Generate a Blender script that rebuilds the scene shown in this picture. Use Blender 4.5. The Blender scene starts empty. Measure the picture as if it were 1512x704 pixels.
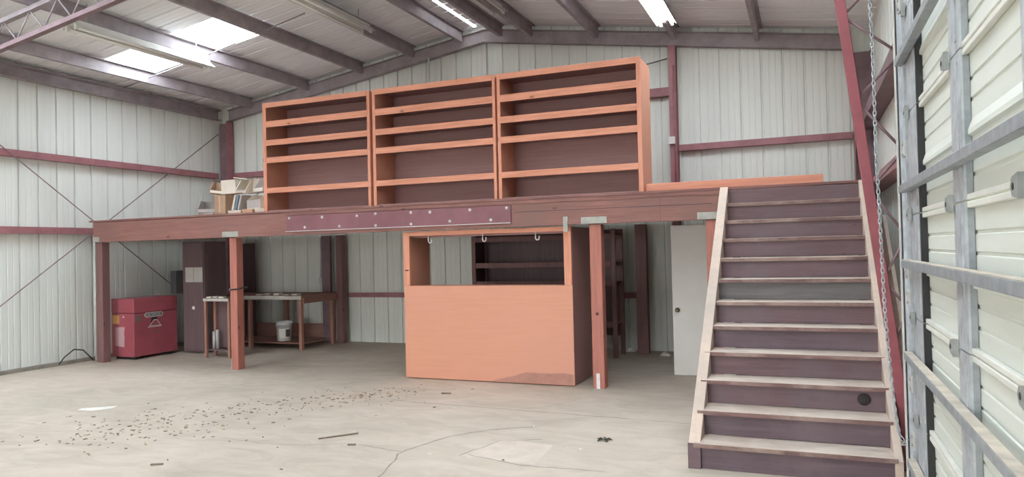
import bpy, bmesh, math, random
from mathutils import Vector, Matrix

random.seed(7)
S = bpy.context.scene
COL = S.collection

# ------------------------------------------------------------------ materials
def new_mat(name):
    m = bpy.data.materials.new(name)
    m.use_nodes = True
    nt = m.node_tree
    b = nt.nodes['Principled BSDF']
    return m, nt, b

def ramp(nt, stops):
    r = nt.nodes.new('ShaderNodeValToRGB')
    el = r.color_ramp.elements
    while len(el) < len(stops):
        el.new(0.5)
    for e, (p, c) in zip(el, stops):
        e.position = p
        e.color = (*c, 1)
    return r

def noise(nt, scale, vec=None, detail=4, rough=.55, dist=0.0):
    n = nt.nodes.new('ShaderNodeTexNoise')
    n.inputs['Scale'].default_value = scale
    n.inputs['Detail'].default_value = detail
    n.inputs['Roughness'].default_value = rough
    n.inputs['Distortion'].default_value = dist
    if vec is not None:
        nt.links.new(vec, n.inputs['Vector'])
    return n

def mapping(nt, scale, coord='Object'):
    tc = nt.nodes.new('ShaderNodeTexCoord')
    mp = nt.nodes.new('ShaderNodeMapping')
    mp.inputs['Scale'].default_value = scale
    nt.links.new(tc.outputs[coord], mp.inputs['Vector'])
    return mp.outputs['Vector']

def mix(nt, a, b, fac, mode='MIX'):
    m = nt.nodes.new('ShaderNodeMix')
    m.data_type = 'RGBA'
    m.blend_type = mode
    for sock, v in ((m.inputs[6], a), (m.inputs[7], b)):
        if isinstance(v, (tuple, list)):
            sock.default_value = (*v, 1)
        else:
            nt.links.new(v, sock)
    if isinstance(fac, (int, float)):
        m.inputs[0].default_value = fac
    else:
        nt.links.new(fac, m.inputs[0])
    return m.outputs[2]

def bump(nt, b, h, strength=.15, dist=.01):
    bp = nt.nodes.new('ShaderNodeBump')
    bp.inputs['Strength'].default_value = strength
    bp.inputs['Distance'].default_value = dist
    nt.links.new(h, bp.inputs['Height'])
    nt.links.new(bp.outputs['Normal'], b.inputs['Normal'])

def wood(name, light, dark, axis='x', rough=.65, contrast=(.3, .75), blotch=None, knots=True):
    m, nt, b = new_mat(name)
    k = {'x': (.55, 9, 9), 'y': (9, .55, 9), 'z': (9, 9, .55)}[axis]
    v = mapping(nt, k)
    n = noise(nt, 3.2, v, 6, .6, .6)
    r = ramp(nt, [(contrast[0], dark), (contrast[1], light)])
    nt.links.new(n.outputs['Fac'], r.inputs['Fac'])
    out = r.outputs['Color']
    if knots:
        kk = {'x': (1, 2.2, 2.2), 'y': (2.2, 1, 2.2), 'z': (2.2, 2.2, 1)}[axis]
        v3 = mapping(nt, kk)
        vo = nt.nodes.new('ShaderNodeTexVoronoi')
        vo.inputs['Scale'].default_value = 1.7
        nt.links.new(v3, vo.inputs['Vector'])
        kr = ramp(nt, [(.03, (1, 1, 1)), (.075, (0, 0, 0))])
        nt.links.new(vo.outputs['Distance'], kr.inputs['Fac'])
        out = mix(nt, out, tuple(c * .45 for c in dark), kr.outputs['Color'])
    if blotch:
        v2 = mapping(nt, (1, 1, 1))
        n2 = noise(nt, blotch[1], v2, 5, .65, .4)
        r2 = ramp(nt, [(.42, (0, 0, 0)), (.68, (1, 1, 1))])
        nt.links.new(n2.outputs['Fac'], r2.inputs['Fac'])
        out = mix(nt, out, blotch[0], r2.outputs['Color'])
    nt.links.new(out, b.inputs['Base Color'])
    b.inputs['Roughness'].default_value = rough
    bump(nt, b, n.outputs['Fac'], .12, .004)
    return m

def plain(name, col, rough=.6, metal=0.0, var=.12, scale=6.0, col2=None):
    m, nt, b = new_mat(name)
    n = noise(nt, scale, mapping(nt, (1, 1, 1)), 5, .6)
    c2 = col2 or tuple(max(0, c * (1 - 3 * var)) for c in col)
    r = ramp(nt, [(.3, c2), (.62, col)])
    nt.links.new(n.outputs['Fac'], r.inputs['Fac'])
    nt.links.new(r.outputs['Color'], b.inputs['Base Color'])
    b.inputs['Roughness'].default_value = rough
    b.inputs['Metallic'].default_value = metal
    return m

M = {}
ORANGE = (.74, .315, .175)
M['orange_x'] = wood('orange_fir_x', (.80, .37, .25), (.60, .24, .15), 'x', .6)
M['orange_z'] = wood('orange_fir_z', (.80, .37, .25), (.60, .24, .15), 'z', .6)
M['plywood'] = wood('orange_plywood', (.69, .325, .215), (.62, .285, .185), 'x', .55, (.2, .8), ((.64, .305, .215), 1.2), False)
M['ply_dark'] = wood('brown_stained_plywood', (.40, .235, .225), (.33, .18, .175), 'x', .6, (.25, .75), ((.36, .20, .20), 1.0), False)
M['ply_dark_z'] = wood('dark_stained_board_upright', (.17, .115, .12), (.125, .08, .085), 'z', .65, (.3, .7), None, False)
M['beam'] = wood('stained_beam', (.36, .165, .135), (.21, .09, .078), 'x', .6, (.3, .72), ((.235, .12, .105), .8))
M['beam_lip'] = wood('worn_deck_edge', (.34, .17, .14), (.19, .08, .075), 'x', .7)
M['post'] = wood('reddish_post', (.52, .20, .15), (.36, .13, .10), 'z', .6)
M['post_dark'] = wood('dark_stained_post', (.25, .135, .125), (.18, .09, .09), 'z', .65)
M['riser'] = wood('maroon_riser', (.185, .105, .115), (.115, .07, .08), 'x', .6, (.3, .72), ((.155, .115, .13), 1.5))
M['tread'] = wood('dusty_tread', (.60, .51, .43), (.42, .32, .27), 'x', .8, (.3, .7), ((.64, .56, .48), 2.2), False)
M['nosing'] = wood('worn_tread_edge', (.26, .15, .135), (.12, .065, .065), 'x', .75, (.3, .7), ((.36, .26, .22), 3.0), False)
M['stringer'] = wood('pale_dusty_stringer', (.66, .53, .43), (.56, .44, .36), 'y', .7, (.3, .75), ((.45, .38, .33), 1.3), False)
M['plank'] = wood('weathered_plank', (.56, .47, .41), (.46, .38, .33), 'y', .8, (.3, .7), None, False)
M['riser_grey'] = wood('grey_green_riser', (.17, .155, .155), (.11, .10, .10), 'x', .6, (.3, .72), None, False)
M['riser_dusk'] = wood('dusky_riser', (.150, .100, .118), (.10, .068, .085), 'x', .6, (.3, .72), ((.17, .125, .14), 1.2))
M['ply_patch'] = plain('darker_plywood', (.47, .235, .185), .7, 0, .06, 7)
M['table_wood'] = wood('workbench_wood', (.36, .185, .14), (.22, .11, .09), 'x', .7)
M['table_leg'] = wood('workbench_leg', (.48, .24, .17), (.30, .15, .115), 'z', .7)
M['red_steel'] = plain('red_oxide_steel', (.35, .15, .165), .5, 0, .1, 5)
M['chord_red'] = plain('red_primer_chord', (.33, .09, .105), .5, 0, .08, 5)
M['dark_red'] = plain('dark_red_primer', (.24, .155, .17), .6, 0, .1, 4)
M['purlin'] = plain('purlin_primer', (.36, .315, .33), .6, 0, .1, 4)
M['plate_red'] = plain('maroon_plate', (.26, .105, .125), .45, 0, .08, 3)
M['chest'] = plain('chest_red', (.39, .09, .115), .38, 0, .06, 3)
M['chest_black'] = plain('chest_skid', (.03, .03, .032), .6, 0, .1, 5)
M['galv'] = plain('galvanized', (.56, .60, .63), .42, .35, .10, 14)
M['galv_dusty'] = plain('galvanized_dusty', (.60, .58, .53), .55, .15, .08, 8)
M['galv_strut'] = plain('galvanized_strut', (.36, .39, .41), .45, .25, .10, 14)
M['dust'] = plain('tan_dust', (.60, .53, .44), .95, 0, .10, 9)
M['knot'] = plain('wood_knot', (.13, .055, .045), .8, 0, .1, 9)
M['galv_dark'] = plain('bracket_zinc', (.36, .38, .36), .5, .3, .1, 10)
M['cap'] = plain('grey_post_cap', (.44, .44, .40), .55, .1, .1, 9)
M['bolt'] = plain('washer_zinc', (.78, .74, .75), .4, .1, .05, 20)
M['white_paint'] = plain('white_fixture', (.70, .70, .66), .45, 0, .05, 3)
M['door_white'] = plain('white_door_paint', (.70, .67, .63), .5, 0, .03, 2)
M['paper'] = plain('paper', (.80, .78, .73), .8, 0, .04, 6)
M['paper_pink'] = plain('paper_pink', (.60, .38, .40), .8, 0, .04, 6)
M['orange_tag'] = plain('orange_tag', (.72, .38, .13), .6, 0, .05, 6)
M['black'] = plain('black_paint', (.02, .02, .022), .5, 0, .05, 6)
M['brass'] = plain('knob_metal', (.32, .26, .18), .3, .8, .08, 8)
M['card_white'] = plain('white_cardboard', (.78, .72, .63), .8, 0, .04, 5)
M['card_tan'] = plain('tan_cardboard', (.46, .32, .22), .85, 0, .06, 5)
M['card_grey'] = plain('grey_cardboard', (.52, .50, .48), .85, 0, .05, 5)
M['card_dim'] = plain('dim_cardboard', (.34, .30, .28), .85, 0, .06, 5)
M['card_orange'] = plain('peach_cardboard', (.66, .44, .30), .8, 0, .05, 5)
M['blue_folder'] = plain('blue_folder', (.20, .30, .38), .6, 0, .06, 5)
M['bucket'] = plain('bucket_plastic', (.58, .58, .56), .45, 0, .04, 3)
M['bucket_ink'] = plain('bucket_label', (.08, .08, .085), .5, 0, .04, 3)
M['hole'] = plain('hole_dark', (.05, .04, .045), .9, 0, .03, 3)
M['grey_box'] = plain('electrical_grey', (.15, .15, .155), .5, .1, .06, 4)
M['leaf'] = plain('dry_leaf', (.05, .05, .035), .9, 0, .1, 20)
M['chip'] = plain('wood_chip', (.50, .36, .25), .9, 0, .15, 30)
M['chip_dark'] = plain('dark_grit', (.24, .19, .14), .9, 0, .15, 30)
M['crack'] = plain('crack_dirt', (.33, .28, .235), .95, 0, .1, 9)
M['cable'] = plain('black_cable', (.03, .03, .03), .6, 0, .03, 5)
M['ground'] = plain('outdoor_concrete', (.50, .48, .44), .9, 0, .05, .6)
M['floor_patch'] = plain('floor_patch', (.66, .57, .49), .75, 0, .05, 5)
M['kerb'] = plain('concrete_kerb', (.30, .27, .23), .9, 0, .12, 5)

def wall_mat(name, col, col2, axis_scale):
    m, nt, b = new_mat(name)
    n = noise(nt, 1.0, mapping(nt, axis_scale), 5, .6)
    r = ramp(nt, [(.3, col2), (.65, col)])
    nt.links.new(n.outputs['Fac'], r.inputs['Fac'])
    nt.links.new(r.outputs['Color'], b.inputs['Base Color'])
    b.inputs['Roughness'].default_value = .5
    return m
M['wall'] = wall_mat('wall_sheet', (.73, .755, .71), (.68, .70, .66), (7, 7, .35))
M['roof'] = wall_mat('roof_sheet', (.86, .87, .88), (.83, .84, .85), (.4, 7, .4))
M['door_sheet'] = wall_mat('door_sheet', (.70, .73, .66), (.62, .645, .585), (1, .8, 9))
M['door_rail'] = plain('door_rail_white', (.74, .74, .68), .45, 0, .05, 6)

def floor_mat():
    m, nt, b = new_mat('concrete_floor')
    v = mapping(nt, (1, 1, 1))
    n1 = noise(nt, .45, v, 6, .6, .5)
    r1 = ramp(nt, [(.32, (.48, .425, .35)), (.5, (.57, .50, .415)), (.68, (.64, .555, .47))])
    nt.links.new(n1.outputs['Fac'], r1.inputs['Fac'])
    n2 = noise(nt, 2.6, mapping(nt, (.6, 1.3, 1)), 8, .68, 1.2)
    r2 = ramp(nt, [(.34, (.66, .64, .60)), (.60, (1, 1, 1))])
    nt.links.new(n2.outputs['Fac'], r2.inputs['Fac'])
    c = mix(nt, r1.outputs['Color'], r2.outputs['Color'], .5, 'MULTIPLY')
    n3 = noise(nt, 9, mapping(nt, (.5, 1.6, 1)), 6, .7, .6)
    r3 = ramp(nt, [(.63, (0, 0, 0)), (.74, (1, 1, 1))])
    nt.links.new(n3.outputs['Fac'], r3.inputs['Fac'])
    mul = nt.nodes.new('ShaderNodeMath'); mul.operation = 'MULTIPLY'; mul.inputs[1].default_value = .28
    nt.links.new(r3.outputs['Color'], mul.inputs[0])
    c = mix(nt, c, (.34, .29, .235), mul.outputs[0])
    n5 = noise(nt, .22, mapping(nt, (1, 1, 1)), 3, .5)
    r5 = ramp(nt, [(.55, (0, 0, 0)), (.72, (1, 1, 1))])
    nt.links.new(n5.outputs['Fac'], r5.inputs['Fac'])
    mul2 = nt.nodes.new('ShaderNodeMath'); mul2.operation = 'MULTIPLY'; mul2.inputs[1].default_value = .35
    nt.links.new(r5.outputs['Color'], mul2.inputs[0])
    c = mix(nt, c, (.60, .475, .40), mul2.outputs[0])
    nt.links.new(c, b.inputs['Base Color'])
    b.inputs['Roughness'].default_value = .72
    bump(nt, b, n2.outputs['Fac'], .06, .01)
    return m
M['floor'] = floor_mat()

def skylight_mat():
    m, nt, b = new_mat('skylight_panel')
    out = nt.nodes['Material Output']
    tr = nt.nodes.new('ShaderNodeBsdfTransparent')
    tr.inputs['Color'].default_value = (.92, .95, .97, 1)
    tl = nt.nodes.new('ShaderNodeBsdfTranslucent')
    tl.inputs['Color'].default_value = (.9, .92, .95, 1)
    mx = nt.nodes.new('ShaderNodeMixShader')
    n = noise(nt, 8, mapping(nt, (1, .2, 1)), 2)
    r = ramp(nt, [(0, (.3, .3, .3)), (1, (.4, .4, .4))])
    nt.links.new(n.outputs['Fac'], r.inputs['Fac'])
    nt.links.new(r.outputs['Color'], mx.inputs['Fac'])
    nt.links.new(tr.outputs[0], mx.inputs[1]); nt.links.new(tl.outputs[0], mx.inputs[2])
    nt.links.new(mx.outputs[0], out.inputs['Surface'])
    return m
M['skylight'] = skylight_mat()

def tube_mat(name, e):
    m, nt, b = new_mat(name)
    b.inputs['Base Color'].default_value = (.85, .85, .82, 1)
    b.inputs['Roughness'].default_value = .3
    n = noise(nt, 2, mapping(nt, (1, 1, 1)), 2)
    r = ramp(nt, [(0, (.95, 1, .95)), (1, (1, 1, .96))])
    nt.links.new(n.outputs['Fac'], r.inputs['Fac'])
    nt.links.new(r.outputs['Color'], b.inputs['Emission Color'])
    b.inputs['Emission Strength'].default_value = e
    return m
M['tube_off'] = tube_mat('tube_off', 0)
M['tube_on'] = tube_mat('tube_on', 14.0)

# ------------------------------------------------------------------ mesh helpers
class MB:
    def __init__(s):
        s.v = []; s.f = []; s.smooth = []
    def add(s, vs, fs, smooth=False):
        o = len(s.v)
        s.v += [Vector(p) for p in vs]
        for f in fs:
            s.f.append([i + o for i in f]); s.smooth.append(smooth)
        return s
    def box(s, x0, x1, y0, y1, z0, z1):
        vs = [(x, y, z) for z in (z0, z1) for y in (y0, y1) for x in (x0, x1)]
        return s.add(vs, [(0, 2, 3, 1), (4, 5, 7, 6), (0, 1, 5, 4), (2, 6, 7, 3), (0, 4, 6, 2), (1, 3, 7, 5)])
    def prism(s, poly, axis, a, b):
        # poly: 2D points; axis 'x' -> (y,z); 'y' -> (x,z); 'z' -> (x,y)
        def P(p, t):
            return {'x': (t, p[0], p[1]), 'y': (p[0], t, p[1]), 'z': (p[0], p[1], t)}[axis]
        n = len(poly)
        vs = [P(p, a) for p in poly] + [P(p, b) for p in poly]
        fs = [tuple(range(n))[::-1], tuple(range(n, 2 * n))]
        fs += [(i, (i + 1) % n, n + (i + 1) % n, n + i) for i in range(n)]
        return s.add(vs, fs)
    def bar(s, p, q, w, h, up=(0, 0, 1)):
        p = Vector(p); q = Vector(q); d = (q - p).normalized()
        r = d.cross(Vector(up))
        if r.length < 1e-5: r = d.cross(Vector((0, 1, 0)))
        r.normalize(); u = r.cross(d)
        vs = []
        for c in (p, q):
            for a, b_ in ((-1, -1), (1, -1), (1, 1), (-1, 1)):
                vs.append(c + r * (a * w / 2) + u * (b_ * h / 2))
        return s.add(vs, [(3, 2, 1, 0), (4, 5, 6, 7), (0, 1, 5, 4), (1, 2, 6, 5), (2, 3, 7, 6), (3, 0, 4, 7)])
    def tube(s, pts, r, n=10, caps=True):
        pts = [Vector(p) for p in pts]; vs = []; fs = []
        ref = None
        for i, p in enumerate(pts):
            d = (pts[min(i + 1, len(pts) - 1)] - pts[max(i - 1, 0)]).normalized()
            if ref is None:
                ref = d.orthogonal().normalized()
            ref = (ref - d * ref.dot(d)).normalized()
            w = d.cross(ref)
            rr = r[i] if isinstance(r, (list, tuple)) else r
            for k in range(n):
                a = 2 * math.pi * k / n
                vs.append(p + (ref * math.cos(a) + w * math.sin(a)) * rr)
        for i in range(len(pts) - 1):
            for k in range(n):
                fs.append((i * n + k, i * n + (k + 1) % n, (i + 1) * n + (k + 1) % n, (i + 1) * n + k))
        s.add(vs, fs, True)
        if caps:
            o = len(s.v) - len(vs)
            s.f.append([o + k for k in range(n)][::-1]); s.smooth.append(False)
            s.f.append([o + (len(pts) - 1) * n + k for k in range(n)]); s.smooth.append(False)
        return s
    def lathe(s, prof, c, axis='z', n=20):
        vs = []; fs = []
        for (r, t) in prof:
            for k in range(n):
                a = 2 * math.pi * k / n
                x, y = r * math.cos(a), r * math.sin(a)
                p = {'z': (x, y, t), 'y': (x, t, y), 'x': (t, x, y)}[axis]
                vs.append(Vector(c) + Vector(p))
        for i in range(len(prof) - 1):
            for k in range(n):
                fs.append((i * n + k, i * n + (k + 1) % n, (i + 1) * n + (k + 1) % n, (i + 1) * n + k))
        return s.add(vs, fs, True)
    def xf(s, mat):
        s.v = [mat @ p for p in s.v]
        return s
    def build(s, name, mat, parent=None, bevel=0.0, keep=False):
        me = bpy.data.meshes.new(name)
        if parent is not None:
            org = ROOT[parent]
        elif keep:
            org = Vector((0, 0, 0))
        else:
            lo = [min(p[i] for p in s.v) for i in range(3)]; hi = [max(p[i] for p in s.v) for i in range(3)]
            org = Vector(((lo[0] + hi[0]) / 2, (lo[1] + hi[1]) / 2, lo[2]))
        me.from_pydata([tuple(p - org) for p in s.v], [], s.f)
        for p, sm in zip(me.polygons, s.smooth):
            p.use_smooth = sm
        me.update()
        bm = bmesh.new(); bm.from_mesh(me)
        bmesh.ops.recalc_face_normals(bm, faces=bm.faces)
        bm.to_mesh(me); bm.free()
        me.materials.append(mat)
        o = bpy.data.objects.new(name, me)
        COL.objects.link(o)
        if parent is not None:
            o.parent = parent
            ROOT[o] = org
        else:
            o.location = org
            ROOT[o] = org
        if bevel:
            bv = o.modifiers.new('bevel', 'BEVEL'); bv.width = bevel; bv.segments = 1; bv.limit_method = 'ANGLE'
        return o
ROOT = {}

def thing(name, loc, label, cat, group=None, kind=None):
    o = bpy.data.objects.new(name, None)
    o.empty_display_size = .1
    COL.objects.link(o)
    o.location = loc
    ROOT[o] = Vector(loc)
    return tag(o, label, cat, group, kind)

def tag(o, label=None, cat=None, group=None, kind=None):
    if label: o['label'] = label
    if cat: o['category'] = cat
    if group: o['group'] = group
    if kind: o['kind'] = kind
    return o

def struct(o):
    o['kind'] = 'structure'
    return o

# ------------------------------------------------------------------ building numbers (metres)
XL, XR, YB, YF = -11.68, .98, 12.1, -6.9
XRIDGE, ZRIDGE, SLOPE = -5.35, 5.9, .15
def zr(x): return ZRIDGE - SLOPE * abs(x - XRIDGE)
YT = 6.3                     # truss frame line
ZD = 2.42                    # mezzanine deck height

# ------------------------------------------------------------------ floor and ground
fl = MB().box(XL - .1, XR + .1, YF, YB + .1, -.2, 0).build('floor', M['floor'], keep=True)
struct(fl)
gr = MB().box(-40, 30, -45, YF, -.25, -.03).build('ground', M['ground'], keep=True)
struct(gr)

def crack(pts, w, seed):
    rnd = random.Random(seed)
    fine = []
    for a, b in zip(pts, pts[1:]):
        n = max(2, int((Vector(b) - Vector(a)).length / .08))
        for k in range(n):
            t = k / n
            fine.append((a[0] + (b[0] - a[0]) * t + rnd.uniform(-.012, .012), a[1] + (b[1] - a[1]) * t + rnd.uniform(-.012, .012)))
    fine.append(pts[-1])
    vs = []; fs = []
    for i, p in enumerate(fine):
        q = fine[min(i + 1, len(fine) - 1)]; o = fine[max(i - 1, 0)]
        d = Vector((q[0] - o[0], q[1] - o[1], 0)).normalized(); nrm = Vector((-d.y, d.x, 0))
        ww = w * rnd.uniform(.5, 1.2)
        for sgn in (-1, 1):
            vs.append((p[0] + nrm.x * ww * sgn, p[1] + nrm.y * ww * sgn, .0015))
    for i in range(len(fine) - 1):
        fs.append((2 * i, 2 * i + 1, 2 * i + 3, 2 * i + 2))
    mb = MB().add(vs, fs)
    o = mb.build('crack', M['crack'], fl)
    return struct(o)
crack([(-4.6, 7.40), (-4.03, 7.35), (-3.0, 7.315), (-1.33, 7.23), (-.9, 7.21)], .009, 1)
crack([(-3.16, 4.6), (-3.16, 4.9), (-3.33, 5.44), (-3.33, 5.55), (-3.19, 6.07), (-2.93, 6.42), (-2.5, 6.7)], .008, 2)
crack([(-3.33, 5.5), (-3.9, 5.6), (-4.6, 5.35), (-5.3, 5.4)], .005, 3)
crack([(-2.8, 5.56), (-2.65, 6.1), (-2.3, 6.25)], .006, 4)
crack([(-3.0, 7.315), (-2.7, 7.6), (-2.5, 7.95)], .004, 5)
crack([(-2.75, 5.6), (-2.2, 5.45), (-1.5, 5.5)], .006, 6)

struct(MB().prism([(-2.78, 5.56), (-2.10, 5.50), (-2.14, 6.10), (-2.66, 6.16)], 'z', .0003, .0009).build('patch', M['floor_patch'], fl))

# ------------------------------------------------------------------ sheet-metal walls
def rib_profile(a, b, period=.318, depth=.03):
    pts = [(a, 0)]
    u = a
    while u < b:
        for du, d in ((.078, 0), (.083, -.003), (.093, -.003), (.098, 0), (.172, 0), (.177, -.003), (.187, -.003), (.192, 0),
                      (.268, 0), (.275, -depth), (.298, -depth), (.305, 0)):
            if a < u + du < b:
                pts.append((u + du, d))
        u += period
    pts.append((b, 0))
    return pts

def sheet(prof, to3, lows, highs):
    vs = []; fs = []
    for (u, d), lo, hi in zip(prof, lows, highs):
        vs.append(to3(u, d, lo)); vs.append(to3(u, d, hi))
    for i in range(len(prof) - 1):
        fs.append((2 * i, 2 * i + 2, 2 * i + 3, 2 * i + 1))
    return vs, fs

# left wall: inside face at XL, ribs pressed outward
pf = rib_profile(YF, YB, .318)
mb = MB(); vs, fs = sheet(pf, lambda u, d, z: (XL + d, u, z), [0] * len(pf), [zr(XL) + .05] * len(pf)); mb.add(vs, fs)
struct(mb.build('wall_left', M['wall'], keep=True))
# back gable wall
pf = rib_profile(XL, XR, .318)
if not any(abs(p[0] - XRIDGE) < 1e-4 for p in pf): pf = sorted(pf + [(XRIDGE, 0)])
mb = MB(); vs, fs = sheet(pf, lambda u, d, z: (u, YB - d, z), [0] * len(pf), [zr(u) + .05 for u, d in pf]); mb.add(vs, fs)
struct(mb.build('wall_back', M['wall'], keep=True))
# right wall with the opening of the overhead door
DY0, DY1, DZ = .9, 5.5, 3.95
mb = MB()
for a, b, z0 in ((YF, DY0, 0), (DY0, DY1, DZ), (DY1, YB, 0)):
    pf = rib_profile(a, b, .318)
    vs, fs = sheet(pf, lambda u, d, z: (XR - d, u, z), [z0] * len(pf), [zr(XR) + .05] * len(pf)); mb.add(vs, fs)
struct(mb.build('wall_right', M['wall'], keep=True))
# front wall with a big open doorway behind the camera
OX0, OX1, OZ = -8.0, -2.8, 3.0
mb = MB()
for a, b, z0 in ((XL, OX0, 0), (OX0, OX1, OZ), (OX1, XR, 0)):
    pf = rib_profile(a, b, .318)
    if a < XRIDGE < b: pf = sorted(pf + [(XRIDGE, 0)])
    vs, fs = sheet(pf, lambda u, d, z: (u, YF + d, z), [z0] * len(pf), [zr(u) + .05 for u, d in pf]); mb.add(vs, fs)
struct(mb.build('wall_front', M['wall'], keep=True))

# concrete kerb at the wall feet
struct(MB().box(XL + .002, XL + .10, YF, YB, 0, .055).build('baseboard_left', M['kerb'], keep=True))

# roof sheets with the skylight openings left out
SKY = [(-10.78, -7.98, 8.55, 9.53, 1), (-2.72, -.05, 8.55, 9.53, 2)]
for k_, y_ in enumerate((4.6, 2.1, -.8)):
    SKY += [(-10.78, -7.98, y_, y_ + 1.0, 3 + 2 * k_), (-2.72, -.05, y_, y_ + 1.0, 4 + 2 * k_)]
def roof_cells(xs, side):
    ys = sorted(set([p for p in [round(q[0], 4) for q in rib_profile(YF - .1, YB + .1, .305, .025)]] +
                    [y for s_ in SKY for y in s_[2:4]] + [10.4, 12.0]))
    prof = dict((round(u, 4), d) for u, d in rib_profile(YF - .1, YB + .1, .305, .025))
    keys = sorted(prof)
    def dep(y):
        if y in prof: return prof[y]
        for a, b in zip(keys, keys[1:]):
            if a <= y <= b: return prof[a] + (prof[b] - prof[a]) * (y - a) / (b - a)
        return 0
    mb = MB(); idx = {}
    def V(x, y):
        if (x, y) not in idx:
            idx[(x, y)] = len(mb.v); mb.v.append(Vector((x, y, zr(x) - dep(y))))
        return idx[(x, y)]
    for xa, xb in zip(xs, xs[1:]):
        for ya, yb in zip(ys, ys[1:]):
            xm, ym = (xa + xb) / 2, (ya + yb) / 2
            if any(s_[0] < xm < s_[1] and s_[2] < ym < s_[3] for s_ in SKY): continue
            if -5.56 < xm < -5.5 and 10.4 < ym < 12.0: continue      # narrow slit beside the ridge
            mb.f.append([V(xa, ya), V(xb, ya), V(xb, yb), V(xa, yb)]); mb.smooth.append(False)
    return mb
mb = roof_cells([XL - .08, -10.78, -7.98, -5.56, -5.5, XRIDGE], 'l')
struct(mb.build('ceiling', M['roof'], keep=True))
mb = roof_cells([XRIDGE, -2.72, -.05, XR + .08], 'r')
struct(mb.build('ceiling', M['roof'], keep=True))
for x0, x1, y0, y1, n in SKY:
    e = .02
    mb = MB().add([(x0 - e, y0 - e, zr(x0 - e) + .03), (x1 + e, y0 - e, zr(x1 + e) + .03), (x1 + e, y1 + e, zr(x1 + e) + .03), (x0 - e, y1 + e, zr(x0 - e) + .03),
                   (x0 - e, y0 - e, zr(x0 - e) + .034), (x1 + e, y0 - e, zr(x1 + e) + .034), (x1 + e, y1 + e, zr(x1 + e) + .034), (x0 - e, y1 + e, zr(x0 - e) + .034)],
                  [(0, 1, 2, 3), (7, 6, 5, 4), (0, 4, 5, 1), (1, 5, 6, 2), (2, 6, 7, 3), (3, 7, 4, 0)])
    o = struct(mb.build('window_%d' % n, M['skylight'], keep=True))

# ------------------------------------------------------------------ roof purlins
def z_section(x, top, w=.065, h=.2, t=.012, flip=1):
    f = flip
    return [(x, top), (x + f * w, top), (x + f * w, top - t), (x + f * t, top - t), (x + f * t, top - h), (x - f * (w - t), top - h), (x - f * (w - t), top - h + t), (x, top - h + t)]
PUR = [(-10.72, 'roof purlin at the low end of the skylight, second beam from the left wall'),
       (-9.25, 'roof purlin crossing under the middle of the bright skylight'),
       (-7.95, 'roof purlin along the upper edge of the large skylight square'),
       (-6.80, 'roof purlin beside the hanging fixture left of the ridge'),
       (-5.78, 'roof purlin just left of the bright slit at the ridge'),
       (-4.98, 'roof purlin just right of the bright slit at the ridge'),
       (-4.40, 'roof purlin right of the short white fixture end beside the ridge'),
       (-3.20, 'faint roof purlin in the pale glow left of the lit fixture'),
       (-1.88, 'roof purlin meeting the top of the red gable wind column'),
       (-.60, 'last roof purlin before the right wall, above the staircase')]
for x, lab in PUR:
    top = zr(x) - .03
    if x > XRIDGE: top = zr(x + .065) - .03
    mb = MB().prism(z_section(x, top), 'y', YF + .1, 11.93)
    tag(mb.build('roof_purlin', M['purlin']), lab, 'roof beam', 'roof purlins')
mb = MB().prism([(XL + .03, zr(XL) - .07), (XL + .14, zr(XL) - .05), (XL + .14, zr(XL) - .062), (XL + .045, zr(XL) - .085), (XL + .045, zr(XL) - .26), (XL + .14, zr(XL) - .26), (XL + .14, zr(XL) - .275), (XL + .03, zr(XL) - .275)], 'y', YF + .1, 11.93)
tag(mb.build('eave_strut', M['purlin']), 'dark steel eave beam along the top of the left wall', 'roof beam')

# end-wall rafters
for side, (xa, xb), lab in (('l', (XL + .28, XRIDGE), 'dark steel end rafter sloping up behind the top of the shelves to the ridge'),
                            ('r', (XRIDGE, XR - .28), 'dark steel end rafter sloping from the ridge down to the right corner')):
    t = thing('end_rafter', ((xa + xb) / 2, 12.0, zr((xa + xb) / 2) - .34), lab, 'rafter', 'end wall rafters')
    def slab(off0, off1, y0, y1):
        return MB().prism([(xa, zr(xa) - off1), (xb, zr(xb) - off1), (xb, zr(xb) - off0), (xa, zr(xa) - off0)], 'y', y0, y1)
    slab(.12, .34, 11.985, 12.0).build('web', M['purlin'], t)
    slab(.325, .34, 11.94, 12.06).build('flange', M['purlin'], t)
    slab(.105, .12, 11.94, 12.06).build('flange', M['purlin'], t)

# open-web frame (column truss at the right wall and roof truss above)
def z_in(z): return .71 - .11 * z          # inner chord leans into the room
ct = thing('truss_column', (.7, YT, 0), 'open web steel column with a red leaning chord beside the right edge of the stairs', 'steel column')
MB().bar((.705, YT, 0.0), (z_in(4.82), YT, 4.82), .075, .075, (0, 1, 0)).build('inner_chord', M['chord_red'], ct, .004)
MB().box(.71, .785, YT - .04, YT + .04, 0, 4.8).build('outer_chord', M['dark_red'], ct)
MB().box(.60, .80, YT - .1, YT + .1, 0, .012).build('base_plate', M['dark_red'], ct)
zs = [.95, 1.23, 1.45, 1.79, 2.16, 2.45, 2.87, 3.2, 3.55, 3.95, 4.3, 4.65]
for i, (a, b) in enumerate(zip(zs, zs[1:])):
    p = (z_in(a), YT, a) if i % 2 == 0 else (.72, YT, a)
    q = (.72, YT, b) if i % 2 == 0 else (z_in(b), YT, b)
    MB().tube([p, q], .011, 8).build('lacing_rod', M['dark_red'], ct)

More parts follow.
